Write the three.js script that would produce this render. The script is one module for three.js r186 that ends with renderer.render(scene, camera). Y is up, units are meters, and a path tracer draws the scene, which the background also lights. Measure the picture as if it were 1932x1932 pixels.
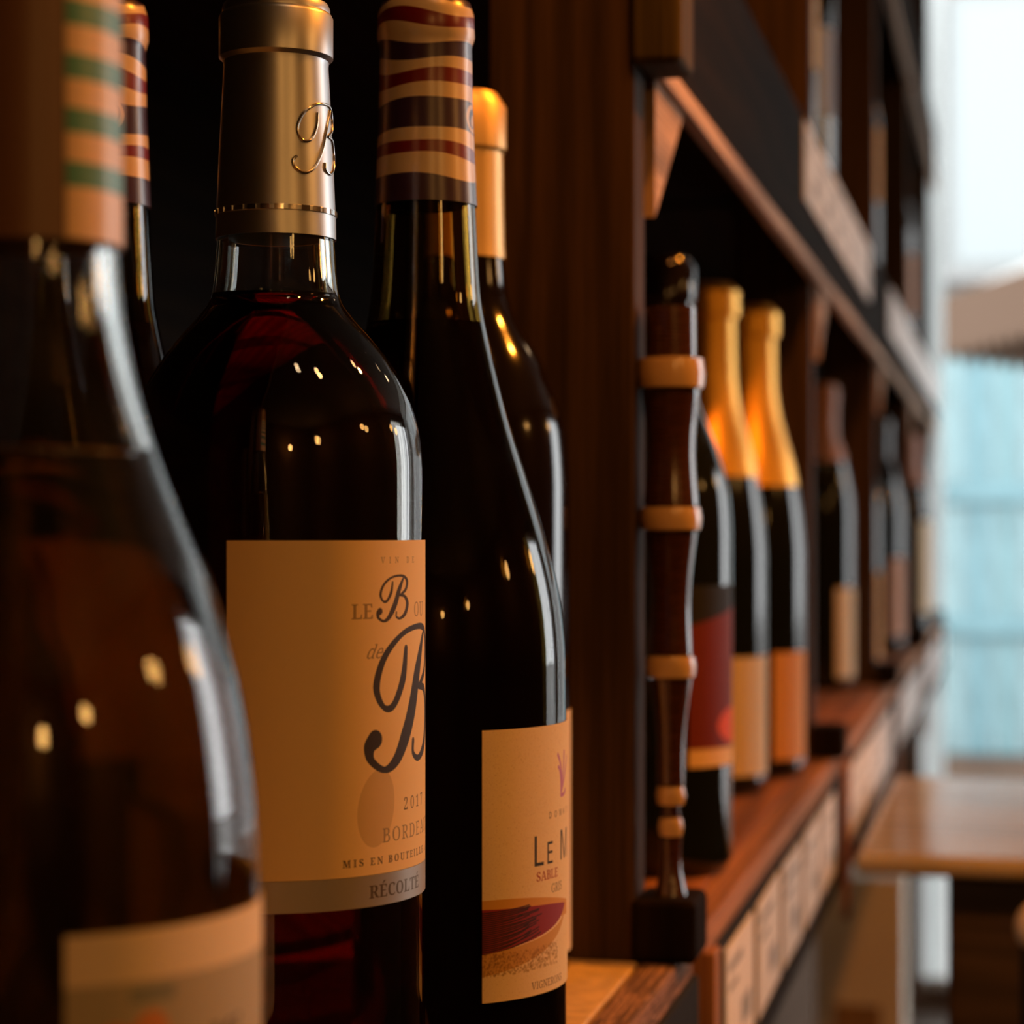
import * as THREE from 'three';
import { RoundedBoxGeometry } from 'three/addons/geometries/RoundedBoxGeometry.js';
import { mergeGeometries, toCreasedNormals } from 'three/addons/utils/BufferGeometryUtils.js';
import { RectAreaLightUniformsLib } from 'three/addons/lights/RectAreaLightUniformsLib.js';

// ---------------------------------------------------------------- camera, sky, exposure
// World: +X runs along the shelf away from the camera, +Z points out of the shelf into the shop, y up, metres.
const scene = new THREE.Scene();
const EYE = 1.19, YAW = Math.atan2(944, 4200), PITCH = Math.atan2(32, 4200);
const camera = new THREE.PerspectiveCamera(2 * Math.atan(966 / 4200) * 180 / Math.PI, 1, 0.01, 100);
camera.position.set(0, EYE, 0);
camera.lookAt(Math.cos(YAW) * Math.cos(PITCH), EYE + Math.sin(PITCH), -Math.sin(YAW) * Math.cos(PITCH));
camera.focus = 0.575;
camera.userData.fStop = 12;
scene.add(camera);

const renderer = new THREE.WebGLRenderer({ antialias: true });
renderer.toneMapping = THREE.LinearToneMapping;
renderer.toneMappingExposure = 1.0;
renderer.shadowMap.enabled = true;
RectAreaLightUniformsLib.init();

scene.background = new THREE.Color().setRGB(5.3, 5.35, 5.4);   // even overcast sky over the street

// ---------------------------------------------------------------- helpers
let seed = 20240;
const rnd = () => { seed = (seed * 1664525 + 1013904223) >>> 0; return seed / 4294967296; };
const lin = (r, g, b) => new THREE.Color().setRGB(r, g, b);
const names = {};
const numbered = (n) => { const k = names[n] = (names[n] ?? -1) + 1; return k ? n + '_' + String(k).padStart(3, '0') : n; };
function tag(o, label, category, group) { Object.assign(o.userData, { label, category }); if (group) o.userData.group = group; return o; }
function thing(name, label, category, [x, y, z], turn = 0, group) {
  const o = new THREE.Group(); o.name = numbered(name); o.position.set(x, y, z); o.rotation.y = turn; scene.add(o);
  return tag(o, label, category, group);
}
function mesh(name, geo, mat, parent) { const m = new THREE.Mesh(geo, mat); m.name = parent ? name : numbered(name); m.castShadow = m.receiveShadow = true; (parent ?? scene).add(m); return m; }
function struct(name, geo, mat) { const m = mesh(name, geo, mat); m.userData.kind = 'structure'; return m; }
function metreUV(g, along) {           // uv in metres by the way each face points; "along" = axis that the grain follows
  const p = g.attributes.position, n = g.attributes.normal, uv = new Float32Array(p.count * 2);
  for (let i = 0; i < p.count; i++) {
    const v = [p.getX(i), p.getY(i), p.getZ(i)], a = [Math.abs(n.getX(i)), Math.abs(n.getY(i)), Math.abs(n.getZ(i))];
    const d = a.indexOf(Math.max(...a)); let others = [0, 1, 2].filter((k) => k !== d);
    if (others[1] === along) others.reverse();
    uv[i * 2] = v[others[0]]; uv[i * 2 + 1] = v[others[1]];
  }
  g.setAttribute('uv', new THREE.BufferAttribute(uv, 2)); return g;
}
function box(x0, x1, y0, y1, z0, z1, r = 0.002, along) {
  const s = [x1 - x0, y1 - y0, z1 - z0], rr = Math.min(r, Math.min(...s) * 0.45);
  const g = rr > 0 ? new RoundedBoxGeometry(...s, 2, rr) : new THREE.BoxGeometry(...s);
  g.translate((x0 + x1) / 2, (y0 + y1) / 2, (z0 + z1) / 2);
  return metreUV(g, along ?? s.indexOf(Math.max(...s)));
}
function smoothProfile(pts, n) {       // monotone cubic through (height, radius) points
  const m = pts.length, h = [], dl = [], t = [];
  for (let i = 0; i < m - 1; i++) { h.push(pts[i + 1][0] - pts[i][0]); dl.push((pts[i + 1][1] - pts[i][1]) / h[i]); }
  t[0] = dl[0]; t[m - 1] = dl[m - 2];
  for (let i = 1; i < m - 1; i++) t[i] = dl[i - 1] * dl[i] <= 0 ? 0 : 3 * (h[i - 1] + h[i]) / ((2 * h[i] + h[i - 1]) / dl[i - 1] + (h[i] + 2 * h[i - 1]) / dl[i]);
  const at = (y) => {
    let i = 0; while (i < m - 2 && y > pts[i + 1][0]) i++;
    const u = Math.min(1, Math.max(0, (y - pts[i][0]) / h[i])), u2 = u * u, u3 = u2 * u;
    return (2 * u3 - 3 * u2 + 1) * pts[i][1] + (u3 - 2 * u2 + u) * h[i] * t[i] + (3 * u2 - 2 * u3) * pts[i + 1][1] + (u3 - u2) * h[i] * t[i + 1];
  };
  return at;
}
const creased = (g, a) => { const q = toCreasedNormals(g.scale(2000, 2000, 2000), a); return q.scale(1 / 2000, 1 / 2000, 1 / 2000); };   // that helper welds at 1 cm, so work on an enlarged copy
function lathe(pts, seg = 96, crease = 0) {
  const g = new THREE.LatheGeometry(pts.map(([y, r]) => new THREE.Vector2(Math.max(r, 1e-5), y)), seg);
  return crease ? creased(g, crease) : g;
}
// a strip that follows a body of revolution: outer face carries uv 0..1 (u to the right as seen from outside), real thickness, closed edges
function wrap(radiusAt, y0, y1, az0, az1, thick = 0.0002, nu = 64, nv = 10, lift = 0.00008) {
  const pos = [], uv = [], idx = [], row = nu + 1, side = (extra, flip) => {
    const base = pos.length / 3;
    for (let j = 0; j <= nv; j++) for (let i = 0; i <= nu; i++) {
      const a = az0 + (az1 - az0) * i / nu, y = y0 + (y1 - y0) * j / nv, r = radiusAt(y) + lift + extra;
      pos.push(r * Math.cos(a), y, r * Math.sin(a)); uv.push(i / nu, j / nv);
    }
    for (let j = 0; j < nv; j++) for (let i = 0; i < nu; i++) {
      const q = base + j * row + i, t = [q, q + 1, q + row + 1, q, q + row + 1, q + row];
      idx.push(...(flip ? t.reverse() : t));
    }
    return base;
  };
  const A = side(thick, false), B = side(0, true), n = row * (nv + 1);
  const edge = (list) => { for (let k = 0; k + 1 < list.length; k++) { const p = list[k], q = list[k + 1]; idx.push(A + p, B + p, B + q, A + p, B + q, A + q); } };
  edge([...Array(row).keys()]); edge([...Array(row).keys()].map((i) => n - row + i).reverse());
  edge([...Array(nv + 1).keys()].map((j) => j * row).reverse()); edge([...Array(nv + 1).keys()].map((j) => j * row + nu));
  const g = new THREE.BufferGeometry();
  g.setAttribute('position', new THREE.Float32BufferAttribute(pos, 3)); g.setAttribute('uv', new THREE.Float32BufferAttribute(uv, 2)); g.setIndex(idx);
  return creased(g, 0.6);
}
function canvas(w, h, draw) {
  const c = document.createElement('canvas'); c.width = w; c.height = h; const x = c.getContext('2d'); draw(x, w, h);
  const t = new THREE.CanvasTexture(c); t.colorSpace = THREE.SRGBColorSpace; t.magFilter = THREE.LinearFilter; t.anisotropy = 8; return t;
}
// value noise for grain
const hash = (x, y) => { let n = Math.imul(x, 374761393) + Math.imul(y, 668265263) | 0; n = Math.imul(n ^ (n >>> 13), 1274126177); return ((n ^ (n >>> 16)) >>> 0) / 4294967296; };
function vnoise(x, y, wx, wy) {
  const xi = Math.floor(x), yi = Math.floor(y), u = x - xi, v = y - yi, s = u * u * (3 - 2 * u), t = v * v * (3 - 2 * v), w = (a, n) => ((a % n) + n) % n;
  const a = hash(w(xi, wx), w(yi, wy)), b = hash(w(xi + 1, wx), w(yi, wy)), c = hash(w(xi, wx), w(yi + 1, wy)), d = hash(w(xi + 1, wx), w(yi + 1, wy));
  return (a + (b - a) * s) * (1 - t) + (c + (d - c) * s) * t;
}
function grainTexture(kind, repeat) {   // greys around white: a tint for the material colour
  const W = 512, H = 512, d = new Uint8Array(W * H * 4);
  for (let y = 0; y < H; y++) for (let x = 0; x < W; x++) {
    let v;
    if (kind === 'wood') {
      const wob = vnoise(x / 64, y / 32, 8, 16) * 10;
      const ring = 0.5 + 0.5 * Math.sin((y + wob * 3 + vnoise(x / 128, y / 128, 4, 4) * 90) * 0.098175);
      v = 0.58 + 0.2 * ring + 0.26 * vnoise(x / 48, y / 2, 0x7fff, 256) * 0.9 + 0.12 * vnoise(x / 9, y / 2, 0x7fff, 256) - 0.06;
      const k = Math.hypot((x - 330) / 26, (y - 190) / 13); if (k < 1.6) v *= 0.55 + 0.45 * Math.min(1, k / 1.6);
    } else if (kind === 'worn') {
      const a = vnoise(x / 40, y / 7, 0x7fff, 73), b = vnoise(x / 6, y / 4, 0x7fff, 128), c = vnoise(x / 90, y / 40, 0x7fff, 13);
      v = 0.55 + 0.35 * a * b + 0.22 * Math.min(1, Math.max(0, (a * 0.6 + c * 0.4 - 0.42) * 6)) * (0.6 + 0.4 * b);
    } else { v = 0.86 + 0.14 * vnoise(x / 3, y / 3, 170, 170) * vnoise(x / 40, y / 40, 12, 12) * 1.8; }
    const q = Math.max(0, Math.min(255, v * 255)); d.set([q, q, q, 255], (y * W + x) * 4);
  }
  const t = new THREE.DataTexture(d, W, H, THREE.RGBAFormat); t.colorSpace = THREE.SRGBColorSpace; t.wrapS = t.wrapT = THREE.RepeatWrapping; t.magFilter = THREE.LinearFilter; t.needsUpdate = true;
  t.repeat.set(...repeat); return t;
}
const grain = grainTexture('wood', [1.1, 5.5]), worn = grainTexture('worn', [4, 16]), plaster = grainTexture('plaster', [1.3, 1.3]);
const wood = (r, g, b, rough = 0.55, extra = {}) => new THREE.MeshPhysicalMaterial({ color: lin(r, g, b), map: grain, roughness: rough, ...extra });

// ---------------------------------------------------------------- materials
const M = {
  post: wood(0.09, 0.05, 0.024, 0.75, { specularIntensity: 0.35 }),
  dark: wood(0.016, 0.009, 0.004, 0.9, { specularIntensity: 0.15 }),
  olive: wood(0.13, 0.095, 0.04, 0.8, { specularIntensity: 0.3 }),
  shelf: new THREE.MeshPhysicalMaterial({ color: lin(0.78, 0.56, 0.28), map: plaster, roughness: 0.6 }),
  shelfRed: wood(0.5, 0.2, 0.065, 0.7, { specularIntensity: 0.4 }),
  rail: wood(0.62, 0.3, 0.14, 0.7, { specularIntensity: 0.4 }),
  strip: wood(0.8, 0.56, 0.4, 0.7, { specularIntensity: 0.4 }),
  soil: new THREE.MeshPhysicalMaterial({ color: lin(0.1, 0.062, 0.042), map: plaster, roughness: 0.95 }),
  postWhite: new THREE.MeshPhysicalMaterial({ color: lin(0.33, 0.355, 0.355), roughness: 0.5 }),
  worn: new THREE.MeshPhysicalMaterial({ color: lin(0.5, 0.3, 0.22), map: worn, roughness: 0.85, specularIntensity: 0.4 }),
  slate: new THREE.MeshPhysicalMaterial({ color: lin(0.02, 0.022, 0.024), roughness: 0.9, specularIntensity: 0.4, map: plaster }),
  spindle: new THREE.MeshPhysicalMaterial({ color: lin(0.09, 0.03, 0.012), map: grain, roughness: 0.18, clearcoat: 1, clearcoatRoughness: 0.08 }),
  spindleRing: new THREE.MeshPhysicalMaterial({ color: lin(0.62, 0.42, 0.2), roughness: 0.22, clearcoat: 1, clearcoatRoughness: 0.08 }),
  card: new THREE.MeshPhysicalMaterial({ color: lin(0.82, 0.82, 0.82), roughness: 0.6 }),
  wall: new THREE.MeshPhysicalMaterial({ color: lin(0.1, 0.058, 0.036), map: plaster, roughness: 0.95, specularIntensity: 0.3 }),
  ceiling: new THREE.MeshPhysicalMaterial({ color: lin(0.12, 0.09, 0.07), map: plaster, roughness: 0.9 }),
  floor: wood(0.09, 0.055, 0.035, 0.45),
  white: new THREE.MeshPhysicalMaterial({ color: lin(0.78, 0.8, 0.79), roughness: 0.4 }),
  black: new THREE.MeshPhysicalMaterial({ color: lin(0.015, 0.015, 0.016), roughness: 0.45 }),
  cream: new THREE.MeshPhysicalMaterial({ color: lin(0.84, 0.77, 0.65), roughness: 0.6 }),
  kraft: new THREE.MeshPhysicalMaterial({ color: lin(0.4, 0.24, 0.11), map: plaster, roughness: 0.8 }),
  silver: new THREE.MeshPhysicalMaterial({ color: lin(0.58, 0.6, 0.62), metalness: 1, roughness: 0.36 }),
  silverGloss: new THREE.MeshPhysicalMaterial({ color: lin(0.72, 0.69, 0.65), metalness: 1, roughness: 0.16 }),
  goldCap: new THREE.MeshPhysicalMaterial({ color: lin(0.85, 0.6, 0.28), metalness: 0.7, roughness: 0.42 }),
  goldFoil: new THREE.MeshPhysicalMaterial({ color: lin(0.95, 0.5, 0.07), metalness: 0.75, roughness: 0.4 }),
  darkBottle: new THREE.MeshPhysicalMaterial({ color: lin(0.006, 0.008, 0.006), roughness: 0.07, ior: 1.52 }),
  brownBottle: new THREE.MeshPhysicalMaterial({ color: lin(0.007, 0.004, 0.003), roughness: 0.1, ior: 1.52 }),
};
const glassMat = (r, g, b, dist, ior = 1.5) => new THREE.MeshPhysicalMaterial({ color: 0xffffff, transmission: 1, thickness: 0.004, roughness: 0.0, ior, attenuationColor: lin(r, g, b), attenuationDistance: dist });
const paper = (map, extra = {}) => new THREE.MeshPhysicalMaterial({ map, roughness: 0.72, ...extra });

// ---------------------------------------------------------------- the shop: floor, walls, ceiling, window
const ROOM = { x0: -2.6, x1: 5.6, z0: -0.404, z1: 2.9, h: 2.75 };
struct('floor', box(ROOM.x0 - 0.15, ROOM.x1 + 0.15, -0.1, 0, ROOM.z0 - 0.15, ROOM.z1 + 0.15, 0, 0), M.floor);
struct('ceiling', box(ROOM.x0 - 0.15, ROOM.x1 + 0.15, ROOM.h, ROOM.h + 0.12, ROOM.z0 - 0.15, ROOM.z1 + 0.15, 0, 0), M.ceiling);
struct('wall_left', box(ROOM.x0 - 0.15, ROOM.x1 + 0.15, 0, ROOM.h, ROOM.z0 - 0.15, ROOM.z0, 0, 0), M.wall);
struct('wall_back', box(ROOM.x0 - 0.15, ROOM.x0, 0, ROOM.h, ROOM.z0, ROOM.z1, 0, 1), M.wall);
{
  const W = { z0: -0.222, z1: 2.6, y0: 0.03, y1: 2.68 };
  const g = [box(ROOM.x1, ROOM.x1 + 0.15, 0, ROOM.h, ROOM.z0, W.z0 - 0.09, 0, 1), box(ROOM.x1, ROOM.x1 + 0.15, 0, ROOM.h, W.z1, ROOM.z1, 0, 1),
    box(ROOM.x1, ROOM.x1 + 0.15, 0, W.y0, W.z0 - 0.09, W.z1, 0, 2), box(ROOM.x1, ROOM.x1 + 0.15, W.y1, ROOM.h, W.z0 - 0.09, W.z1, 0, 2)];
  struct('wall_front', mergeGeometries(g), M.wall);
  struct('trim_1', box(ROOM.x1 - 0.02, ROOM.x1 + 0.15, 0, W.y1 + 0.03, W.z0 - 0.09, W.z0 - 0.002, 0.004, 1), M.wall);
  const pane = new THREE.MeshPhysicalMaterial({ color: lin(0.97, 0.99, 0.99), transmission: 1, thickness: 0, roughness: 0, ior: 1.5 });
  // built facing -X: width runs along local z, then turned into place
  const glazing = (name, [x, y, z], turn, wd, ht, at) => {
    const w = new THREE.Group(); w.name = name; w.userData.kind = 'structure'; w.position.set(x, y, z); w.rotation.y = turn; scene.add(w);
    mesh('window_sill', box(-0.06, 0.06, 0, 0.03, 0, wd, 0.004, 2), M.post, w);
    const cuts = [0, ...at, wd];
    at.forEach((c) => mesh('mullion', box(0, 0.05, 0.031, ht - 0.041, c - 0.02, c + 0.02, 0.003, 1), M.white, w));
    mesh('rail', box(0, 0.05, ht - 0.04, ht, 0, wd, 0.003, 2), M.white, w);
    for (let i = 0; i + 1 < cuts.length; i++) mesh('pane', new THREE.PlaneGeometry(cuts[i + 1] - cuts[i] - (i || i + 2 < cuts.length ? 0.04 : 0), ht - 0.072).rotateY(-Math.PI / 2).translate(0.024, ht / 2 - 0.005, (cuts[i] + cuts[i + 1]) / 2 + (at.length ? (i === 0 ? -0.01 : i + 2 === cuts.length ? 0.01 : 0) : 0)), pane, w);
  };
  glazing('window_1', [ROOM.x1 + 0.06, W.y0, W.z0], 0, W.z1 - W.z0, W.y1 - W.y0, [1.2]);
  const V = { x0: 3.2, x1: 5.45, y0: 0.5, y1: 2.45 };
  struct('wall_right', mergeGeometries([box(ROOM.x0 - 0.15, V.x0, 0, ROOM.h, ROOM.z1, ROOM.z1 + 0.15, 0, 0), box(V.x1, ROOM.x1 + 0.15, 0, ROOM.h, ROOM.z1, ROOM.z1 + 0.15, 0, 1),
    box(V.x0, V.x1, 0, V.y0, ROOM.z1, ROOM.z1 + 0.15, 0, 0), box(V.x0, V.x1, V.y1, ROOM.h, ROOM.z1, ROOM.z1 + 0.15, 0, 0)]), M.wall);
  glazing('window_2', [V.x1, V.y0, ROOM.z1 + 0.06], -Math.PI / 2, V.x1 - V.x0, V.y1 - V.y0, [1.12]);
}

// ---------------------------------------------------------------- lamps
function spotLamp(x, z, aim, power, beam) {
  const t = thing('ceiling_spotlight', 'black cylindrical ceiling spotlight aimed at the wine shelf', 'spotlight', [x, 2.5, z], 0, 'spotlights along the shelf');
  mesh('mount', lathe([[0.25, 0], [0.25, 0.045], [0.23, 0.045], [0.23, 0.012], [-0.05, 0.012], [-0.05, 0]], 32, 0.5), M.black, t);
  const head = new THREE.Group(); head.name = 'head'; head.position.set(0, -0.07, 0); t.add(head);
  const target = new THREE.Vector3(...aim), from = new THREE.Vector3(x, 2.43, z), d = target.clone().sub(from).normalize();
  head.quaternion.setFromUnitVectors(new THREE.Vector3(0, -1, 0), d);
  mesh('housing', lathe([[0.05, 0], [0.05, 0.05], [-0.05, 0.055], [-0.052, 0.05], [-0.03, 0.049], [-0.03, 0]], 32, 0.5), M.black, head);
  mesh('lamp_face', lathe([[-0.031, 0], [-0.031, 0.046], [-0.034, 0.046], [-0.034, 0]], 32, 0.5), new THREE.MeshStandardMaterial({ color: 0x000000, emissive: lin(1, 0.66, 0.36), emissiveIntensity: 14 }), head);
  const l = new THREE.SpotLight(lin(1, 0.29, 0.02), power, 0, beam, 0.8, 2);
  l.name = 'spotlight_beam'; l.position.copy(from).addScaledVector(d, 0.057); l.target.position.copy(target); l.castShadow = true; l.shadow.radius = 1.6;
  scene.add(l, l.target);
}
const SPOT = 5.5;
spotLamp(0.29, 0.65, [0.7, 1.05, -0.2], SPOT * 0.14, 0.6);
spotLamp(0.08, 0.33, [1.65, 1.15, -0.16], SPOT * 0.75, 0.46);  // added lamp without a known source, warms bottle labels past the first post
spotLamp(1.31, 0.92, [0.5, 1.05, -0.2], SPOT * 1.35, 0.40);
spotLamp(2.78, 0.89, [1.8, 0.98, 0.15], SPOT * 1.1, 0.3);

function pendant(x, y, z) {
  const t = thing('globe_pendant', 'amber glass globe pendant lamp hanging on a black cord', 'pendant lamp', [x, y, z], 0, 'globe pendants over the shop floor');
  mesh('globe', new THREE.SphereGeometry(0.095, 32, 20), new THREE.MeshStandardMaterial({ color: 0x000000, emissive: lin(1, 0.5, 0.14), emissiveIntensity: 16 }), t);
  mesh('cap', lathe([[0.088, 0.035], [0.11, 0.03], [0.12, 0.008], [0.12, 0]], 24, 0.5), M.black, t);
  mesh('cord', new THREE.CylinderGeometry(0.003, 0.003, ROOM.h - y - 0.12, 8).translate(0, (ROOM.h - y + 0.12) / 2, 0), M.black, t);
  const l = new THREE.PointLight(lin(1, 0.29, 0.02), 0.3, 0, 2); l.name = 'globe_light'; l.position.set(x, y, z); l.castShadow = true; l.shadow.radius = 4.4; scene.add(l);
}
for (const [x, y, z] of [[2.55, 1.97, 2.3], [0.78, 2.03, 2.3], [-1.4, 2.03, 2.3], [-2.3, 1.9, 1.45]]) pendant(x, y, z);

// ---------------------------------------------------------------- the wall shelf
const S = EYE - 0.158, LIPTOP = EYE - 0.1583, LIPBOT = EYE - 0.25, UF0 = EYE + 0.174, UF1 = EYE + 0.264, US = EYE + 0.25;
const POSTS = [-0.653, 0.082, 0.817, 1.552, 2.287, 3.022, 3.757];
const rack = thing('wine_shelf', 'long dark wooden wall shelf with one turned spindle, holding wine bottles and price cards', 'shelf', [0, 0, 0]);
mesh('back_panel', box(-1.35, 4.0, 0.94, 2.42, -0.403, -0.398, 0, 0), M.dark, rack);
{
  const sect = (a, b, r0, r1, rm) => { const p = []; for (let k = 0; k <= 14; k++) { const u = k / 14; p.push([a + (b - a) * u, r0 + (r1 - r0) * u - rm * Math.sin(Math.PI * u) ** 1.2]); } return p; };
  const ring = (a, b, r) => [[a, r - 0.0025], [a - 0.0006, r], [(a + b) / 2, r + 0.0006], [b + 0.0006, r], [b, r - 0.0025]];
  const dn = (p) => p.map(([y, r]) => [y, r]).reverse();
  for (const X of POSTS) {
    const p = mesh('post', box(X - 0.012, X + 0.012, LIPBOT, 2.42, -0.19, -0.135, 0.0015, 1), M.post, rack);
    if (X < 0.9) mesh('post_block', box(X - 0.016, X + 0.018, EYE + 0.17, EYE + 0.30, -0.136, -0.117, 0.003, 1), M.olive, p);
    mesh('post_block', box(X - 0.016, X + 0.018, EYE - 0.158, EYE - 0.135, -0.136, -0.112, 0.003, 1), M.dark, p);
    if (X !== 0.817) continue;
    const cx = X, cz = -0.1235, put = (n, prof, mat) => mesh(n, lathe(dn(prof), 40, 0.7).translate(cx, EYE, cz), mat, p);
    put('spindle_neck', [[0.082, 0.006], [0.082, 0.0095], [0.0634, 0.0095], [0.0634, 0.006]], M.spindle);
    put('spindle_ring', ring(0.0634, 0.0516, 0.0122), M.spindleRing);
    put('spindle_stem', sect(0.0516, 0.0085, 0.0108, 0.0102, 0.0016), M.spindle);
    put('spindle_ring', ring(0.0085, -0.0008, 0.0110), M.spindleRing);
    put('spindle_stem', sect(-0.0008, -0.0465, 0.0098, 0.0078, 0.0014), M.spindle);
    put('spindle_ring', ring(-0.0465, -0.0553, 0.0088), M.spindleRing);
    put('spindle_stem', sect(-0.0553, -0.0946, 0.0078, 0.005, 0.001), M.spindle);
    put('spindle_bead', ring(-0.0946, -0.1024, 0.005), M.spindleRing);
    put('spindle_bead', ring(-0.1063, -0.114, 0.0042), M.spindleRing);
    put('spindle_stem', [[-0.1024, 0.0034], [-0.1063, 0.0034]], M.spindle);
    put('spindle_stem', sect(-0.114, -0.135, 0.004, 0.006, 0.001), M.spindle);
  }
  const bays = [[-1.35, -0.653], [-0.653, 0.082], [0.082, 0.817], [0.817, 1.552], [1.552, 2.287], [2.287, 3.022], [3.022, 3.757], [3.757, 4.0]];
  bays.forEach(([a, b], i) => {
    const near = i <= 2, a1 = a + 0.0125, b1 = b - 0.0125;
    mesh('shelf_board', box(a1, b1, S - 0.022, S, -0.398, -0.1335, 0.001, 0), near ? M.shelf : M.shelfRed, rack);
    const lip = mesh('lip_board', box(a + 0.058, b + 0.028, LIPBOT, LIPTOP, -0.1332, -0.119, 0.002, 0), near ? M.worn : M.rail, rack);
    mesh('slate_strip', box(a + 0.076, b + 0.026, LIPBOT + 0.004, LIPTOP - 0.011, -0.1195, -0.1165, 0.001, 0), M.slate, lip);
    mesh('end_strip', box(a + 0.058, a + 0.0755, LIPBOT - 0.03, LIPTOP - 0.009, -0.1194, -0.1145, 0.001, 1), M.rail, lip);
    const us = near ? EYE + 0.42 : US, lift = near ? 0.17 : 0;
    mesh('shelf_board', box(a1, b1, us - 0.022, us, -0.398, -0.1385, 0.001, 0), M.dark, rack);
    const f = mesh('fascia_board', box(near ? a1 : a + (i === 3 ? 0.016 : 0), near ? b1 : b, UF0 + lift, UF1 + lift, near ? -0.138 : -0.1349, -0.1297, 0.0015, 0), M.dark, rack);
    mesh('edge_strip', box(near ? a1 : a + (i === 3 ? 0.016 : 0), near ? b1 : b, UF0 + lift - 0.004, UF0 + lift + 0.005, near ? -0.1385 : -0.1349, -0.1285, 0.0008, 0), M.strip, f);
    if (!near) {
      const g = new THREE.Shape(); g.moveTo(0, 0); g.lineTo(0.075, 0); g.lineTo(0, -0.052); g.closePath();
      mesh('corner_brace', metreUV(new THREE.ExtrudeGeometry(g, { depth: 0.006, bevelEnabled: false }).translate(a1 + 0.002, UF0 - 0.0042, -0.1375), 0), M.strip, rack);
    }
    mesh('shelf_board', box(a1, b1, EYE + 0.66, EYE + 0.682, -0.398, -0.1385, 0.001, 0), M.dark, rack);
    const f2 = mesh('fascia_board', box(a1 + 0.001, b1 - 0.001, EYE + 0.6, EYE + 0.7, -0.138, -0.130, 0.0015, 0), M.dark, rack);
    mesh('edge_strip', box(a1 + 0.001, b1 - 0.001, EYE + 0.596, EYE + 0.605, -0.1385, -0.1285, 0.0008, 0), M.strip, f2);
  });
}

// ---------------------------------------------------------------- lettering and label print
function stamp(x, pts, k, ox, oy, w) {  // a pen stroke of changing width along a smooth curve; points are [x, y, width] in mm
  const P = (i) => pts[Math.max(0, Math.min(pts.length - 1, i))];
  for (let i = 0; i < pts.length - 1; i++) for (let s = 0; s < 60; s++) {
    const t = s / 60, a = P(i - 1), b = P(i), c = P(i + 1), d = P(i + 2);
    const cr = (q) => 0.5 * (2 * b[q] + (c[q] - a[q]) * t + (2 * a[q] - 5 * b[q] + 4 * c[q] - d[q]) * t * t + (3 * b[q] - a[q] - 3 * c[q] + d[q]) * t ** 3);
    x.beginPath(); x.arc(ox + cr(0) * k[0], oy + cr(1) * k[1], Math.max(0.6, (b[2] + (c[2] - b[2]) * t) * 0.5 * w), 0, 7); x.fill();
  }
}
const SCRIPT_B = [
  [[37.8, 48.3, 4.6], [36, 50.2, 3.4], [36.6, 53.4, 2.0], [41, 55.9, 1.5], [45.5, 53.8, 3.0], [49.5, 48.4, 4.4], [53, 42, 4.6], [56.6, 33, 4.2], [60, 26.6, 2.6], [61.9, 23.6, 1.2]],
  [[49.8, 26.6, 1.6], [48.4, 34, 2.6], [44.4, 40.3, 1.9], [40.6, 40.6, 1.4], [38.2, 35.6, 2.2], [41, 28.4, 1.9], [47.4, 23.4, 1.4], [55, 21.6, 1.4], [62.5, 22.2, 1.7], [66.6, 26.2, 3.2], [64.6, 32.4, 2.4], [57.6, 36.6, 1.2]],
  [[57.6, 36.6, 1.2], [63.4, 37.6, 2.2], [67, 43, 4.0], [64.2, 50.6, 3.2], [58, 54.3, 1.6], [53.9, 53, 1.4], [53.8, 49.6, 1.4]],
];
const spaced = (x, s, cx, y, gap) => { const ws = [...s].map((c) => x.measureText(c).width + gap); let p = cx - (ws.reduce((a, b) => a + b, 0) - gap) / 2; x.textAlign = 'left'; [...s].forEach((c, i) => { x.fillText(c, p, y); p += ws[i]; }); };
function fibre(x, w, h, amt, n) { for (let i = 0; i < n; i++) { x.fillStyle = `rgba(${rnd() < 0.5 ? '90,70,40' : '255,250,235'},${amt * rnd()})`; x.fillRect(rnd() * w, rnd() * h, 1 + rnd() * 5, 1 + rnd() * 1.5); } }

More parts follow.
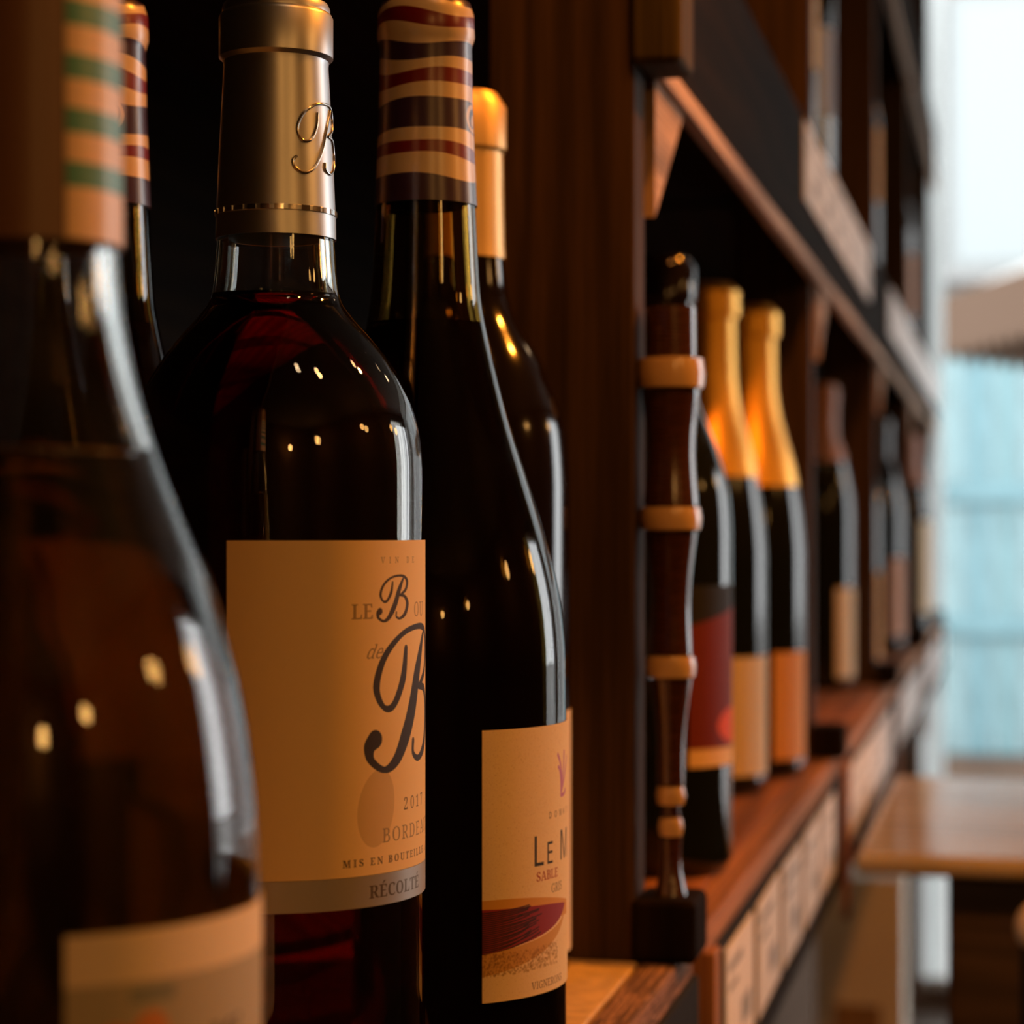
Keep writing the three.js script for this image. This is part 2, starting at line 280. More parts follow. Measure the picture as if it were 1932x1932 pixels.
const K = 14;                               // texels per mm
const labelB = canvas(105 * K, 81 * K, (x, w, h) => {
  x.fillStyle = '#e8cc90'; x.fillRect(0, 0, w, h); fibre(x, w, h, 0.05, 9000);
  x.fillStyle = 'rgba(120,92,50,0.22)';
  x.beginPath(); x.ellipse(38.5 * K, 65 * K, 6 * K, 9.5 * K, 0.18, 0, 7); x.fill();
  x.fillStyle = '#8d7c5e'; x.font = `${2.1 * K}px serif`; spaced(x, 'VIN DE', 47 * K, 5.6 * K, 1.5 * K);
  x.fillStyle = '#97805a'; x.font = `bold ${5.0 * K}px serif`; x.textAlign = 'left'; x.fillText('LE', 30.6 * K, 19 * K);
  x.font = `${5.0 * K}px serif`; spaced(x, 'OU', 58 * K, 19 * K, 0.4 * K);
  x.fillStyle = '#3a2f26'; SCRIPT_B.forEach((s) => stamp(x, s, [0.38 * K, 0.32 * K], 25 * K, 1.8 * K, 0.36 * K));
  x.fillStyle = '#8d7c5e'; x.font = `italic ${4.6 * K}px serif`; x.textAlign = 'left';
  x.save(); x.transform(1, 0, -0.25, 1, 34.6 * K, 28.6 * K); x.fillText('de', 0, 0); x.restore();
  x.fillStyle = '#2e2a2b'; SCRIPT_B.forEach((s) => stamp(x, s, [K, K], 0, 0, K));
  x.fillStyle = '#4c4030'; x.font = `${4.2 * K}px serif`; spaced(x, '2017', 55 * K, 66.4 * K, 1.1 * K);
  x.fillStyle = '#8d7c5e'; x.font = `${4.8 * K}px serif`; spaced(x, 'BORDEAUX', 55 * K, 73.6 * K, 0.5 * K);
  x.fillStyle = '#4c4030'; x.font = `bold ${2.5 * K}px serif`; spaced(x, 'MIS EN BOUTEILLE A LA', 50 * K, 78.6 * K, 0.62 * K);
});
const bandB = canvas(105 * K, 8 * K, (x, w, h) => {
  x.fillStyle = '#b7b2a8'; x.fillRect(0, 0, w, h); x.fillStyle = '#6b5e4a'; x.font = `bold ${4.6 * K}px serif`; x.textAlign = 'left';
  x.fillText('RÉCOLTÉ', 35.8 * K, 5.9 * K);
});
const labelM = canvas(77 * K, 73 * K, (x, w, h) => {
  x.fillStyle = '#e9d3a0'; x.fillRect(0, 0, w, h);
  for (let i = 0; i < 26000; i++) { x.fillStyle = `rgba(${rnd() < 0.5 ? '150,110,50' : '255,248,225'},${0.13 * rnd()})`; x.fillRect(rnd() * w, rnd() * h, 2 + rnd() * 5, 2 + rnd() * 3); }
  x.fillStyle = '#c08fb6'; x.strokeStyle = '#b878b0'; x.lineWidth = 1.1 * K; x.lineCap = 'round';
  for (const [a, b, c, d, e, f] of [[33, 19, 35, 13, 30.5, 8.6], [33.4, 18, 36, 13, 36.4, 8.2], [33.2, 18.6, 33, 13, 31, 12], [33.5, 19, 37, 15, 40.5, 10], [33, 20, 36, 20.5, 38, 19]]) { x.beginPath(); x.moveTo(a * K, b * K); x.quadraticCurveTo(c * K, d * K, e * K, f * K); x.stroke(); }
  x.fillStyle = '#5a4a38'; x.font = `${2.5 * K}px sans-serif`; x.textAlign = 'left'; [...'DOMAINE'].forEach((c, i) => x.fillText(c, (24.6 + i * 3.4) * K, 25.6 * K));
  x.fillStyle = '#26231f'; x.font = `${11.5 * K}px sans-serif`; x.fillText('L', 16.6 * K, 38 * K); x.font = `${8.4 * K}px sans-serif`; x.fillText('E', 23 * K, 38 * K);
  x.font = `${11.5 * K}px sans-serif`; x.fillText('M', 31.5 * K, 38 * K);
  x.fillStyle = '#a34a34'; x.font = `bold ${3.6 * K}px serif`; x.fillText('SABLE', 18.5 * K, 42.2 * K);
  x.fillStyle = '#6a5a3c'; x.font = `${3.4 * K}px serif`; x.fillText('GRIS', 26 * K, 46.2 * K);
  x.fillStyle = '#d09a3e'; x.beginPath(); x.moveTo(0, 45.6 * K); x.quadraticCurveTo(18 * K, 45.2 * K, 40 * K, 50 * K); x.lineTo(40 * K, 54 * K); x.lineTo(0, 52 * K); x.fill();
  x.fillStyle = '#8c1c22'; x.beginPath(); x.moveTo(0, 48.0 * K); x.bezierCurveTo(12 * K, 48.6 * K, 24 * K, 48.4 * K, 37 * K, 50.5 * K); x.bezierCurveTo(34 * K, 54.5 * K, 26 * K, 57 * K, 0, 60 * K); x.fill();
  x.strokeStyle = 'rgba(30,6,8,0.75)'; x.lineWidth = 0.34 * K;
  for (let i = 0; i < 22; i++) { const y0 = 49 + i * 0.52; x.beginPath(); x.moveTo(0, y0 * K); x.quadraticCurveTo(8 * K, (y0 - 0.2) * K, (13 + 9 * rnd()) * K, (y0 - 0.9 - 0.14 * i) * K); x.stroke(); }
  x.fillStyle = 'rgba(196,140,52,0.75)'; x.beginPath(); x.moveTo(0, 60 * K); x.bezierCurveTo(20 * K, 58 * K, 30 * K, 56.5 * K, 37 * K, 52.5 * K); x.bezierCurveTo(32 * K, 60 * K, 16 * K, 64 * K, 0, 66 * K); x.fill();
  for (let i = 0; i < 900; i++) { x.fillStyle = `rgba(120,80,24,${0.35 * rnd()})`; x.beginPath(); x.arc(rnd() * 30 * K, (60 + rnd() * 6) * K, 2 + rnd() * 4, 0, 7); x.fill(); }
  x.fillStyle = '#6a5236'; x.font = `${2.9 * K}px serif`; x.fillText('VIGNERONS', 16.5 * K, 71.4 * K);
});
const labelA = canvas(84 * 10, 84 * 10, (x, w, h) => {
  const k = 10; x.fillStyle = '#b3aa8e'; x.fillRect(0, 0, w, h); fibre(x, w, h, 0.06, 6000);
  x.fillStyle = '#eddcba'; x.fillRect(0, 0, w, 7.6 * k);
  x.fillStyle = '#d98f4e'; x.beginPath(); x.moveTo(-2 * k, 40 * k); x.lineTo(-2 * k, 24 * k); x.bezierCurveTo(3 * k, 14 * k, 8 * k, 12 * k, 10 * k, 15 * k); x.bezierCurveTo(13 * k, 10 * k, 18 * k, 12 * k, 17 * k, 19 * k); x.bezierCurveTo(17 * k, 28 * k, 14 * k, 36 * k, 8 * k, 40 * k); x.fill();
  x.fillStyle = '#8b9081'; x.fillRect(10 * k, 8.6 * k, 8 * k, 2.4 * k);
  x.fillStyle = '#3b3428'; x.save(); x.transform(1, 0, -0.3, 1, 24 * k, 21.5 * k); x.font = `bold ${7 * k}px serif`; x.fillText('Mi', 0, 0); x.restore();
  x.fillStyle = '#4b5148'; x.font = `bold ${6.5 * k}px serif`; x.fillText('ROSÉ', 23.5 * k, 31 * k);
});
const stripesM = canvas(1024, 768, (x, w, h) => {   // striped capsule: full turn by 60 mm
  x.fillStyle = '#e9cfa2'; x.fillRect(0, 0, w, h);
  const mm = h / 60, cols = { p: '#3d2440', r: '#7d1412' };
  for (const [y0, y1, c, k] of [[-3, 3.2, 'p', 1], [6.6, 10.2, 'r', 2], [14.8, 19.4, 'p', 3], [22.9, 26.9, 'r', 4], [31.3, 39.8, 'p', 5], [43.6, 47, 'r', 6], [52.8, 61, 'p', 7]]) {
    x.fillStyle = cols[c]; x.beginPath();
    const wave = (a, s) => 0.9 * Math.sin(a * 2 + k * 1.3 + s) + 0.5 * Math.sin(a * 3 + k * 2.1 + s * 2);
    for (let i = 0; i <= 128; i++) x.lineTo(i / 128 * w, (y0 + wave(i / 128 * 6.2832, 0)) * mm);
    for (let i = 128; i >= 0; i--) x.lineTo(i / 128 * w, (y1 + (c === 'p' && k === 7 ? 3 : wave(i / 128 * 6.2832, 0.5))) * mm);
    x.fill();
  }
  for (const u of [0.5, 0.0, 1.0]) { x.fillStyle = '#e9cfa2'; x.beginPath(); x.ellipse(u * w, 35.5 * mm, 4.1 * mm * w / (h * 1.42), 4.1 * mm, 0, 0, 7); x.fill(); x.fillStyle = '#3d2440'; x.beginPath(); x.ellipse(u * w, 35.5 * mm, 2.6 * mm * w / (h * 1.42), 3 * mm, 0.5, 0, 7); x.fill(); x.fillStyle = '#e9cfa2'; x.beginPath(); x.ellipse(u * w + 4, 36 * mm, 1.2 * mm, 2 * mm, 0.5, 0, 7); x.fill(); }
});
const stripesA = canvas(512, 512, (x, w, h) => {     // turquoise and cream bands, 60 mm tall
  x.fillStyle = '#e6c79c'; x.fillRect(0, 0, w, h); x.fillStyle = '#3f8f7c';
  for (let k = 0; k < 6; k++) { const y = h - (10.3 + k * 8.7) / 60 * h; x.fillRect(0, y - 2.0 / 60 * h, w, 4.0 / 60 * h); }
});

// ---------------------------------------------------------------- bottles
const DROP = 0.158;                         // eye height above the shelf the bottles stand on
let BASE = DROP;                            // the same in a bottle's own, unscaled measure
// outer profile as (height above shelf, radius); neck runs up to neckTop, the finish hides in the capsule
function glassParts(root, prof, top, mat, wine, level, wall = 0.0028, seg = 128) {
  const R = prof[0][1], at = smoothProfile(prof, 0), out = [[0.004, 0], [0.002, R * 0.55], [0, R * 0.72], [0.0005, R * 0.86], [0.003, R * 0.955], [0.007, R * 0.992], [0.012, R]];
  const n = 150; for (let i = 1; i <= n; i++) { const y = 0.012 + (top - 0.012) * i / n; out.push([y, at(y)]); }
  const inn = []; for (let i = n; i >= 0; i--) { const y = 0.016 + (top - 0.016) * i / n; inn.push([y, at(y) - wall]); }
  const ri = inn[inn.length - 1][1];
  inn.push([0.011, ri * 0.96], [0.0085, ri * 0.85], [0.0085, ri * 0.6], [0.012, ri * 0.25], [0.013, 0]);
  const g = mesh('glass_body', lathe([...out, ...inn], seg), mat, root);
  if (wine) {
    const w = [[0.0128, 0], [0.0118, ri * 0.25], [0.0083, ri * 0.6], [0.0083, ri * 0.85], [0.0108, ri * 0.965], [0.016, ri + 0.0002]];
    for (let i = 1; i <= 120; i++) { const y = 0.016 + (level - 0.016) * i / 120; w.push([y, at(y) - wall + 0.0002]); }
    w.push([level + 0.0001, at(level) - wall - 0.0012], [level - 0.0004, at(level) - wall - 0.004], [level - 0.0004, 0]);
    mesh('wine', lathe(w, seg), wine, root);
  }
  return at;
}
const up = (list) => list.map(([h, r]) => [h + BASE, r]);
const D = Math.PI / 180;

// rosé bottle at the left edge of the picture
{
  const b = thing('rose_wine_bottle', 'clear glass bottle of amber rosé with turquoise striped neck and cream label', 'wine bottle', [0.3407, S + 0.0003, -0.1579]); BASE = DROP;
  const prof = [[0, 0.0377], ...up([[-0.075, 0.0377], [-0.0526, 0.0375], [-0.0439, 0.0369], [-0.035, 0.0358], [-0.0264, 0.0343], [-0.0177, 0.032], [-0.0089, 0.0293], [0, 0.0256], [0.0086, 0.0222], [0.0173, 0.0192], [0.026, 0.0169], [0.0348, 0.0153], [0.0435, 0.0144], [0.055, 0.014], [0.13, 0.0135]])];
  const at = glassParts(b, prof, BASE + 0.125, glassMat(0.86, 0.93, 0.88, 0.03), glassMat(0.99, 0.82, 0.42, 0.03, 1.34), BASE + 0.0122);
  const cap = mesh('capsule', lathe([[BASE + 0.046, 0.0141], [BASE + 0.046, 0.0149], [BASE + 0.1, 0.0143], [BASE + 0.131, 0.014], [BASE + 0.1325, 0.0128], [BASE + 0.1325, 0]], 96, 0.5), new THREE.MeshPhysicalMaterial({ color: lin(0.2, 0.1, 0.045), roughness: 0.38 }), b);
  mesh('neck_band', wrap((y) => 0.0149 - (y - BASE - 0.046) * 0.0115, BASE + 0.0462, BASE + 0.106, 134 * D, 10 * D, 0.0001, 48, 20), paper(stripesA, { roughness: 0.45, clearcoat: 0.7, clearcoatRoughness: 0.3 }), cap);
  mesh('label', wrap(at, BASE - 0.145, BASE - 0.061, 147.5 * D, 20 * D), paper(labelA), b);
}
// red Bordeaux-shaped bottle in focus
{
  const b = thing('silver_capped_red_wine_bottle', 'red wine bottle with silver capsule and cream label bearing a large script B', 'wine bottle', [0.5372, S + 0.0003, -0.1821]); b.scale.setScalar(0.9895); BASE = DROP / 0.9895;
  const prof = [[0, 0.038], ...up([[0.005, 0.038], [0.016, 0.0379], [0.0228, 0.0373], [0.0296, 0.0357], [0.0364, 0.0327], [0.043, 0.0287], [0.0486, 0.0244], [0.054, 0.0196], [0.0585, 0.0166], [0.065, 0.0156], [0.0737, 0.0150], [0.09, 0.0143], [0.125, 0.0128]])];
  const at = glassParts(b, prof, BASE + 0.126, glassMat(0.8, 0.88, 0.78, 0.02), glassMat(0.79, 0.07, 0.018, 0.008, 1.34), BASE + 0.0592);
  const cy = [[0.0738, 0.0144], [0.0737, 0.0154], [0.0795, 0.0153], [0.0797, 0.0155], [0.0808, 0.0155], [0.081, 0.0152], [0.095, 0.0146], [0.118, 0.0134], [0.1192, 0.0135], [0.1202, 0.0146], [0.1304, 0.0146], [0.1312, 0.0142], [0.1316, 0.0138], [0.1328, 0.0138], [0.134, 0.0133], [0.1345, 0.0122], [0.1345, 0]];
  const cap = mesh('capsule', lathe(cy.map(([y, r]) => [y + BASE, r]), 128, 0.5), M.silver, b);
  const capR = smoothProfile([[0.081, 0.0152], [0.095, 0.0146], [0.118, 0.0134]]);
  const em = [];
  for (const s of SCRIPT_B) {
    const pts = s.map(([x, y, w]) => { const h = 0.1075 - (y - 21.6) / 34.4 * 0.0185, a = (147 - (x - 35) / 33 * 74) * D, r = capR(h) + 0.0001; return new THREE.Vector3(r * Math.cos(a), BASE + h, r * Math.sin(a)); });
    em.push(new THREE.TubeGeometry(new THREE.CatmullRomCurve3(pts), 120, 0.00042, 8));
  }
  mesh('embossed_monogram', mergeGeometries(em), M.silverGloss, cap);
  for (let k = 0; k < 28; k++) {
    const a0 = k / 28 * 2 * Math.PI;
    mesh('foil_dash', wrap(() => 0.0155, BASE + 0.0796, BASE + 0.0809, a0 + 0.15, a0, 0.0002, 4, 1, 0), M.silverGloss, cap);
  }
  const lb = mesh('label', wrap(at, BASE - 0.0845, BASE - 0.0031, 179 * D, 21 * D, 0.0002, 96, 4), paper(labelB), b);
  mesh('foil_band', wrap(at, BASE - 0.0922, BASE - 0.0846, 179 * D, 21 * D, 0.00022, 96, 2), paper(bandB, { metalness: 0.55, roughness: 0.4 }), lb);
}
// Burgundy-shaped bottles with striped capsules
const profM = () => [[0, 0.040], ...up([[-0.055, 0.040], [-0.038, 0.0399], [-0.0245, 0.0389], [-0.0154, 0.0374], [-0.0063, 0.0352], [0.0027, 0.0325], [0.0148, 0.0286], [0.0254, 0.0252], [0.036, 0.0222], [0.045, 0.0199], [0.057, 0.0171], [0.066, 0.0156], [0.078, 0.0148], [0.09, 0.0142], [0.14, 0.0122]])];
const darkWine = new THREE.MeshPhysicalMaterial({ color: lin(0.012, 0.0015, 0.001), roughness: 0.05, ior: 1.34 });
function stripedBottle(label, pos, turn, az, k) {
  BASE = DROP / k;
  const b = thing('striped_capsule_wine_bottle', label, 'wine bottle', pos, turn); b.scale.setScalar(k);
  const at = glassParts(b, profM(), BASE + 0.143, glassMat(0.42, 0.30, 0.10, 0.004), darkWine, BASE + 0.058);
  const cy = [[0.0915, 0.0138], [0.0915, 0.0146], [0.1, 0.0142], [0.12, 0.0134], [0.1365, 0.0131], [0.138, 0.0134], [0.1395, 0.0139], [0.146, 0.0137], [0.1492, 0.0127], [0.1507, 0.0105], [0.151, 0]];
  const g = creased(lathe(cy.map(([y, r]) => [y + BASE, r]), 96), 0.7), p = g.attributes.position, uv = g.attributes.uv;
  for (let i = 0; i < p.count; i++) uv.setY(i, (p.getY(i) - BASE - 0.0915) / 0.06);
  mesh('capsule', g, paper(stripesM, { roughness: 0.32, clearcoat: 0.6, clearcoatRoughness: 0.25 }), b);
  mesh('label', wrap(at, BASE - 0.1275, BASE - 0.0544, az[0] * D, az[1] * D, 0.0002, 72, 4), paper(labelM), b);
  return b;
}
stripedBottle('dark bottle with red and purple striped capsule, cream label with maroon band', [0.6219, S + 0.0003, -0.1653], 0, [143, 33], 1.0142);
stripedBottle('striped-capsule bottle standing behind the rosé and silver-capped bottles', [0.6264, S + 0.0003, -0.2683], 2.2, [143, 33], 1.055);

// plainer bottles: profile given from the shelf up, parts glass_body, capsule, label
function plainBottle(name, text, pos, o) {
  const b = thing(name, text, 'wine bottle', [pos[0], pos[1] + 0.0003, pos[2]], 0, o.group), R = o.r, H = o.h, n = o.neck, sh = o.shoulder;
  const prof = [[0, R], [sh * 0.96, R], [sh + 0.012, R * 0.97], [sh + (o.slope ?? 0.05) * 0.55, R * 0.66 + n * 0.34], [sh + (o.slope ?? 0.05), n * 1.12], [H - 0.05, n], [H - 0.02, n * 0.97], [H, n * 0.97]];
  const at = smoothProfile(prof, 0), out = [[0.004, 0], [0, R * 0.75], [0.0015, R * 0.92], [0.006, R]];
  for (let i = 1; i <= 70; i++) { const y = 0.006 + (H - 0.008) * i / 70; out.push([y, at(y)]); }
  out.push([H - 0.001, n * 0.8], [H - 0.001, 0]);
  mesh('glass_body', lathe(out, 64), o.glass ?? M.darkBottle, b);
  const c0 = H - o.cap, c = [[c0, at(c0) - 0.0004], [c0, at(c0) + 0.0005]];
  for (let i = 1; i <= 16; i++) { const y = c0 + (H - 0.02 - c0) * i / 16; c.push([y, at(y) + 0.0005]); }
  const lip = o.lip ?? 0.0012; c.push([H - 0.019, n + lip], [H - 0.004, n + lip], [H + 0.001, n * 0.85], [H + 0.0015, 0]);
  mesh('capsule', lathe(c, 64, 0.6), o.capMat, b);
  if (o.label) mesh('label', wrap(at, o.label[0], o.label[1], 150 * D, 20 * D, 0.0002, 40, 4), o.paper, b);
  return b;
}
const plainPaper = (css, draw) => paper(canvas(256, 256, (x, w, h) => { x.fillStyle = css; x.fillRect(0, 0, w, h); fibre(x, w, h, 0.08, 1200); draw?.(x, w, h); }));
const creamPaper = plainPaper('#ead6b2'), orangePaper = plainPaper('#e2a45e'), bluePaper = plainPaper('#8f9db4'), rosePaper = plainPaper('#caa08a');
const redPaper = plainPaper('#6e1a10', (x, w, h) => { x.fillStyle = '#0b0b0b'; x.beginPath(); x.moveTo(0, 0); x.lineTo(w, 0); x.lineTo(0, h * 0.22); x.fill(); x.fillStyle = '#d8541c'; x.beginPath(); x.ellipse(w * 0.45, h * 0.78, w * 0.22, h * 0.1, 0, 0, 7); x.fill(); x.fillStyle = '#e8c690'; x.fillRect(0, h * 0.9, w, h * 0.1); });

plainBottle('gold_capped_wine_bottle', 'dark wine bottle with dull gold capsule standing against the first wooden post', [0.7564, S, -0.1873], { r: 0.0372, h: 0.309, neck: 0.0137, shoulder: 0.178, slope: 0.062, cap: 0.057, capMat: M.goldCap, label: [0.012, 0.095], paper: creamPaper, glass: M.brownBottle });
plainBottle('dark_capped_wine_bottle', 'dark bottle with black neck and slanted red label behind the turned spindle', [1.024, S, -0.1585], { r: 0.032, h: 0.283, neck: 0.0142, shoulder: 0.16, slope: 0.06, cap: 0.052, capMat: M.brownBottle, label: [0.05, 0.132], paper: redPaper });
plainBottle('gold_foil_sparkling_bottle', 'sparkling wine bottle with gold foil neck and pale tan label', [1.334, S, -0.178], { r: 0.034, h: 0.304, neck: 0.0155, shoulder: 0.145, slope: 0.09, cap: 0.115, lip: 0.0025, capMat: M.goldFoil, label: [0.012, 0.082], paper: creamPaper });
plainBottle('gold_foil_sparkling_bottle', 'sparkling wine bottle with gold foil neck and orange label beside the second post', [1.432, S, -0.164], { r: 0.034, h: 0.3, neck: 0.0155, shoulder: 0.145, slope: 0.09, cap: 0.115, lip: 0.0025, capMat: M.goldFoil, label: [0.012, 0.08], paper: orangePaper });
const far = [
  ['slim dark bottle with pinkish neck and cream label just past the second post', 2.214, S, -0.1825, creamPaper, 0.012, 0.1, 'rose', 0.03],
  ['slim bottle with cream neck and orange label just past the third post', 2.524, S, -0.1726, orangePaper, 0.012, 0.11, 'cream', 0.029],
  ['slim bottle with brown neck and pinkish label before the fourth post', 2.914, S, -0.167, rosePaper, 0.02, 0.12, 'brown', 0.031],
  ['bottle with large cream label reaching to its shoulder near the window', 3.452, S, -0.152, creamPaper, 0.03, 0.17, 'rose', 0.031],
  ['bottle with blue-grey label last on the shelf by the window', 3.87, S, -0.165, bluePaper, 0.03, 0.16, 'brown', 0.032],
  ['slim bottle with cream shoulder label on the upper shelf beside the second post', 1.66, US, -0.166, creamPaper, 0.09, 0.15, 'cream', 0.025],
  ['slim bottle with blue-grey label on the upper shelf beside a cream-labelled one', 1.8, US, -0.166, bluePaper, 0.08, 0.15, 'gold', 0.027],
  ['bottle with tan label on the upper shelf just past the third post', 2.42, US, -0.168, orangePaper, 0.1, 0.2, 'rose', 0.03],
  ['bottle with rose-coloured label on the upper shelf past the fourth post', 3.3, US, -0.168, rosePaper, 0.06, 0.15, 'brown', 0.031],
];
const farCaps = { brown: M.brownBottle, gold: M.goldCap, cream: M.cream, rose: new THREE.MeshPhysicalMaterial({ color: lin(0.5, 0.26, 0.19), roughness: 0.5 }) };
for (const [text, x, y, z, pp, l0, l1, cm, r] of far) plainBottle('far_wine_bottle', text, [x, y, z], { r, h: 0.3, neck: 0.0145, shoulder: 0.175, slope: 0.07, cap: 0.075, capMat: farCaps[cm], label: [l0, l1], paper: pp, group: 'bottles further along the shelf' });

// ---------------------------------------------------------------- price cards
const cardPaper = [0, 1, 2].map((k) => paper(canvas(192, 128, (x, w, h) => {
  x.fillStyle = '#f6f5f4'; x.fillRect(0, 0, w, h); x.fillStyle = 'rgba(90,100,110,0.55)';
  x.fillRect(16, 18, 90 + k * 20, 10); x.fillRect(16, 40, 60 + k * 10, 7); x.fillRect(100 - k * 8, 74, 66, 28);
})));
function cardRow(list, y0, y1, z, text, group) {
  list.forEach(([x0, x1], i) => {
    const c = mesh('price_card', new THREE.BoxGeometry(x1 - x0, y1 - y0, 0.0012), [M.card, M.card, M.card, M.card, cardPaper[i % 3], M.card]);
    c.position.set((x0 + x1) / 2, (y0 + y1) / 2, z); c.rotation.z = (rnd() - 0.5) * 0.03; tag(c, text, 'price card', group);
  });
}
const rowL = []; for (let x = 0.915; x < 3.9; x += 0.118) if (![1.552, 2.287, 3.022, 3.757].some((p) => x + 0.1 > p - 0.03 && x < p + 0.04)) rowL.push([x, x + 0.1]);
cardRow(rowL, EYE - 0.227, EYE - 0.174, -0.1157, 'white price card on the slate front of the lower shelf', 'price cards on the lower shelf');
const rowU = []; for (let x = 1.43; x < 3.95; x += 0.112) if (x < 2.1 || x > 2.35) rowU.push([x, x + 0.1]);
cardRow(rowU, EYE + 0.211, EYE + 0.262, -0.129, 'white price card on the fascia of the upper shelf', 'price cards on the upper shelf');

// ---------------------------------------------------------------- counter and things below the shelf
{
  const c = thing('counter', 'peninsula counter with light wooden top and dark brown body', 'counter', [1.462, 0, -0.1]);
  const ty = EYE - 0.211;
  mesh('counter_top', box(0, 0.47, ty - 0.014, ty, 0, 1.1, 0.005, 2), wood(0.86, 0.76, 0.6, 0.12), c);
  mesh('counter_body', box(0.03, 0.44, 0.06, ty - 0.014, 0.058, 1.08, 0.003, 2), wood(0.075, 0.05, 0.04, 0.6), c);
  mesh('plinth', box(0.05, 0.42, 0, 0.06, 0.08, 1.06, 0.002, 2), M.black, c);
}
{
  const k = thing('wooden_crate', 'brown wooden crate on the floor under the shelf', 'crate', [3.02, 0, -0.235]);
  for (let i = 0; i < 4; i++) for (const [n, x0, x1, z0, z1] of [['slat', -0.13, 0.13, 0.105, 0.117], ['slat', -0.13, 0.13, -0.117, -0.105], ['slat', -0.142, -0.13, -0.117, 0.117], ['slat', 0.13, 0.142, -0.117, 0.117]]) mesh(n, box(x0, x1, 0.012 + i * 0.11, 0.112 + i * 0.11, z0, z1, 0.002), M.kraft, k);
  mesh('bottom', box(-0.13, 0.13, 0, 0.012, -0.117, 0.117, 0.001), M.kraft, k);
  mesh('lid', box(-0.142, 0.142, 0.452, 0.464, -0.117, 0.117, 0.002), M.kraft, k);
  const c = thing('gift_carton', 'tall cream gift carton standing on the brown crate', 'carton', [3.02, 0.464, -0.2]);
  mesh('carton_body', box(-0.06, 0.06, 0, 0.265, -0.055, 0.06, 0.002, 1), M.cream, c);
  mesh('flap', box(-0.06, 0.06, 0.2652, 0.2665, -0.055, 0.06, 0.0005, 0), M.cream, c);
  mesh('tape', box(-0.0604, -0.0601, 0.02, 0.1, -0.03, 0.03, 0, 1), M.kraft, c);
}
{
  const p = thing('barrier_post', 'slim black post with rounded cream top beside the counter', 'post', [1.32, 0, 0.018]);
  const top = EYE - 0.218;
  mesh('shaft', lathe([[0, 0], [0, 0.09], [0.012, 0.088], [0.02, 0.014], [top - 0.02, 0.014], [top - 0.018, 0]], 32, 0.6), M.black, p);
  mesh('knob', new THREE.SphereGeometry(0.017, 24, 16).scale(1, 1, 1).translate(0, top - 0.012, 0), M.cream, p);
}

// ---------------------------------------------------------------- the street outside
struct('street', box(5.76, 26, -0.3, -0.15, -14, 24, 0, 0), new THREE.MeshPhysicalMaterial({ color: lin(0.33, 0.32, 0.31), map: plaster, roughness: 0.9 }));
{
  const f = thing('plank_fence', 'turquoise painted vertical plank fence across the street', 'fence', [12, -0.15, 0]);
  const tq = [[0.2, 0.345, 0.375], [0.245, 0.375, 0.4], [0.175, 0.32, 0.36]].map(([r, g, b]) => new THREE.MeshPhysicalMaterial({ color: lin(r, g, b), map: grain, roughness: 0.7 }));
  for (let i = 0; i < 20; i++) mesh('plank', box(-0.012, 0.012 + rnd() * 0.006, 0.05, 2.34 + rnd() * 0.03, -1.9 + i * 0.15, -1.9 + i * 0.15 + 0.143, 0.004, 1), tq[i % 3], f);
  for (const y of [0.78, 1.48]) mesh('rail', box(-0.05, -0.0125, y, y + 0.1, -1.9, 1.1, 0.004, 2), tq[2], f);
}
{
  const b = thing('street_house', 'white rendered house across the street with grey framed windows', 'house', [15, -0.15, 0.5]);
  const wallM = new THREE.MeshPhysicalMaterial({ color: lin(0.245, 0.242, 0.238), map: plaster, roughness: 0.9 }), fr = new THREE.MeshPhysicalMaterial({ color: lin(0.2, 0.215, 0.215), roughness: 0.6 });
  const gl = new THREE.MeshPhysicalMaterial({ color: lin(0.22, 0.245, 0.25), roughness: 0.1 });
  mesh('wall', box(0, 0.4, 0, 9, -10, 10, 0, 2), wallM, b);
  for (let r = 0; r < 2; r++) for (let k = -4; k <= 4; k++) {
    const z = k * 1.9 - 0.35, y = 3.1 + r * 2.9;
    const w = mesh('window', box(-0.06, 0, y - 0.06, y + 1.76, z - 0.56, z + 0.56, 0.004, 1), fr, b);
    for (const s of [-1, 1]) mesh('pane', box(-0.066, -0.058, y, y + 1.7, z + (s > 0 ? 0.03 : -0.5), z + (s > 0 ? 0.5 : -0.03), 0, 1), gl, w);
    mesh('ledge', box(-0.16, 0, y - 0.14, y - 0.06, z - 0.66, z + 0.66, 0.006, 2), wallM, w);
  }
}
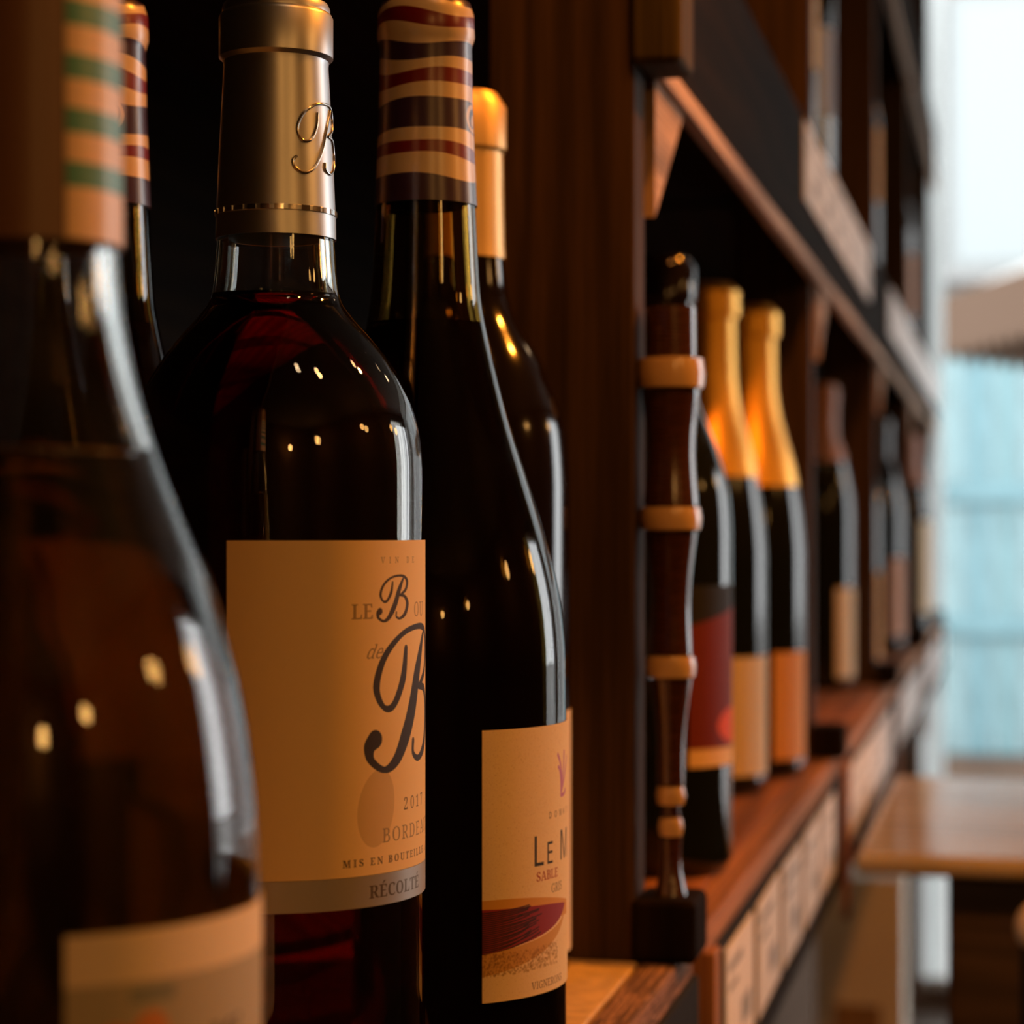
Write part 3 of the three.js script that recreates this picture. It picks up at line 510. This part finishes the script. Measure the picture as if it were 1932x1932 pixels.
{
  const p = thing('awning_post', 'white painted round post on the pavement outside the shop window', 'post', [6.4, -0.15, -0.237]);
  mesh('shaft', lathe([[0.05, 0], [0.05, 0.049], [2.95, 0.049], [2.95, 0]], 40, 0.6), M.postWhite, p);
  mesh('foot', lathe([[0, 0], [0, 0.06], [0.045, 0.06], [0.05, 0.05], [0.05, 0]], 40, 0.6), M.slate, p);
  const h = thing('planter_box', 'long brown planter box at the foot of the turquoise fence', 'planter', [11.8, -0.15, 0]);
  mesh('trough', box(-0.1, 0.1, 0, 0.16, -1.6, 1.1, 0.008, 2), M.soil, h);
  mesh('soil', box(-0.085, 0.085, 0.16, 0.166, -1.58, 1.08, 0, 2), M.slate, h);
}
{
  const p = thing('market_parasol', 'open market parasol with brown scalloped valance outside the window', 'parasol', [8.16, -0.15, 1.19], -0.04);
  const can = new THREE.MeshPhysicalMaterial({ color: lin(0.115, 0.1, 0.08), roughness: 0.8, transmission: 0.3, thickness: 0 }), val = new THREE.MeshPhysicalMaterial({ color: lin(0.075, 0.036, 0.016), roughness: 0.85 });
  mesh('pole', new THREE.CylinderGeometry(0.025, 0.025, 2.75, 16).translate(0, 1.375, 0), M.white, p);
  mesh('base', lathe([[0, 0], [0, 0.3], [0.05, 0.3], [0.07, 0.06], [0.07, 0]], 32, 0.5), M.black, p);
  const R = 1.45, rim = 2.16, apex = 2.8;
  for (let k = 0; k < 8; k++) {
    const a0 = k * Math.PI / 4, a1 = a0 + Math.PI / 4, P = (a) => [R * Math.cos(a), rim, R * Math.sin(a)], g = new THREE.BufferGeometry(), A = P(a0), B = P(a1);
    g.setAttribute('position', new THREE.Float32BufferAttribute([0, apex, 0, ...B, ...A], 3)); g.setAttribute('uv', new THREE.Float32BufferAttribute([0.5, 1, 1, 0, 0, 0], 2)); g.computeVertexNormals();
    mesh('canopy_panel', g, can, p);
    const L = Math.hypot(B[0] - A[0], B[2] - A[2]), s = new THREE.Shape(), n = 9; s.moveTo(0, 0.02);
    s.lineTo(0, -0.17); for (let i = 0; i < n; i++) s.quadraticCurveTo((i + 0.5) / n * L, -0.24, (i + 1) / n * L, -0.17); s.lineTo(L, 0.02);
    const vg = new THREE.ExtrudeGeometry(s, { depth: 0.004, bevelEnabled: false, curveSegments: 6 }), v = mesh('valance', metreUV(vg, 0), val, p);
    v.position.set(A[0], rim, A[2]); v.rotation.y = -Math.atan2(B[2] - A[2], B[0] - A[0]);
    mesh('rib', new THREE.TubeGeometry(new THREE.LineCurve3(new THREE.Vector3(0, apex - 0.02, 0), new THREE.Vector3(A[0], rim - 0.01, A[2])), 1, 0.01, 6), M.white, p);
  }
}

renderer.render(scene, camera);
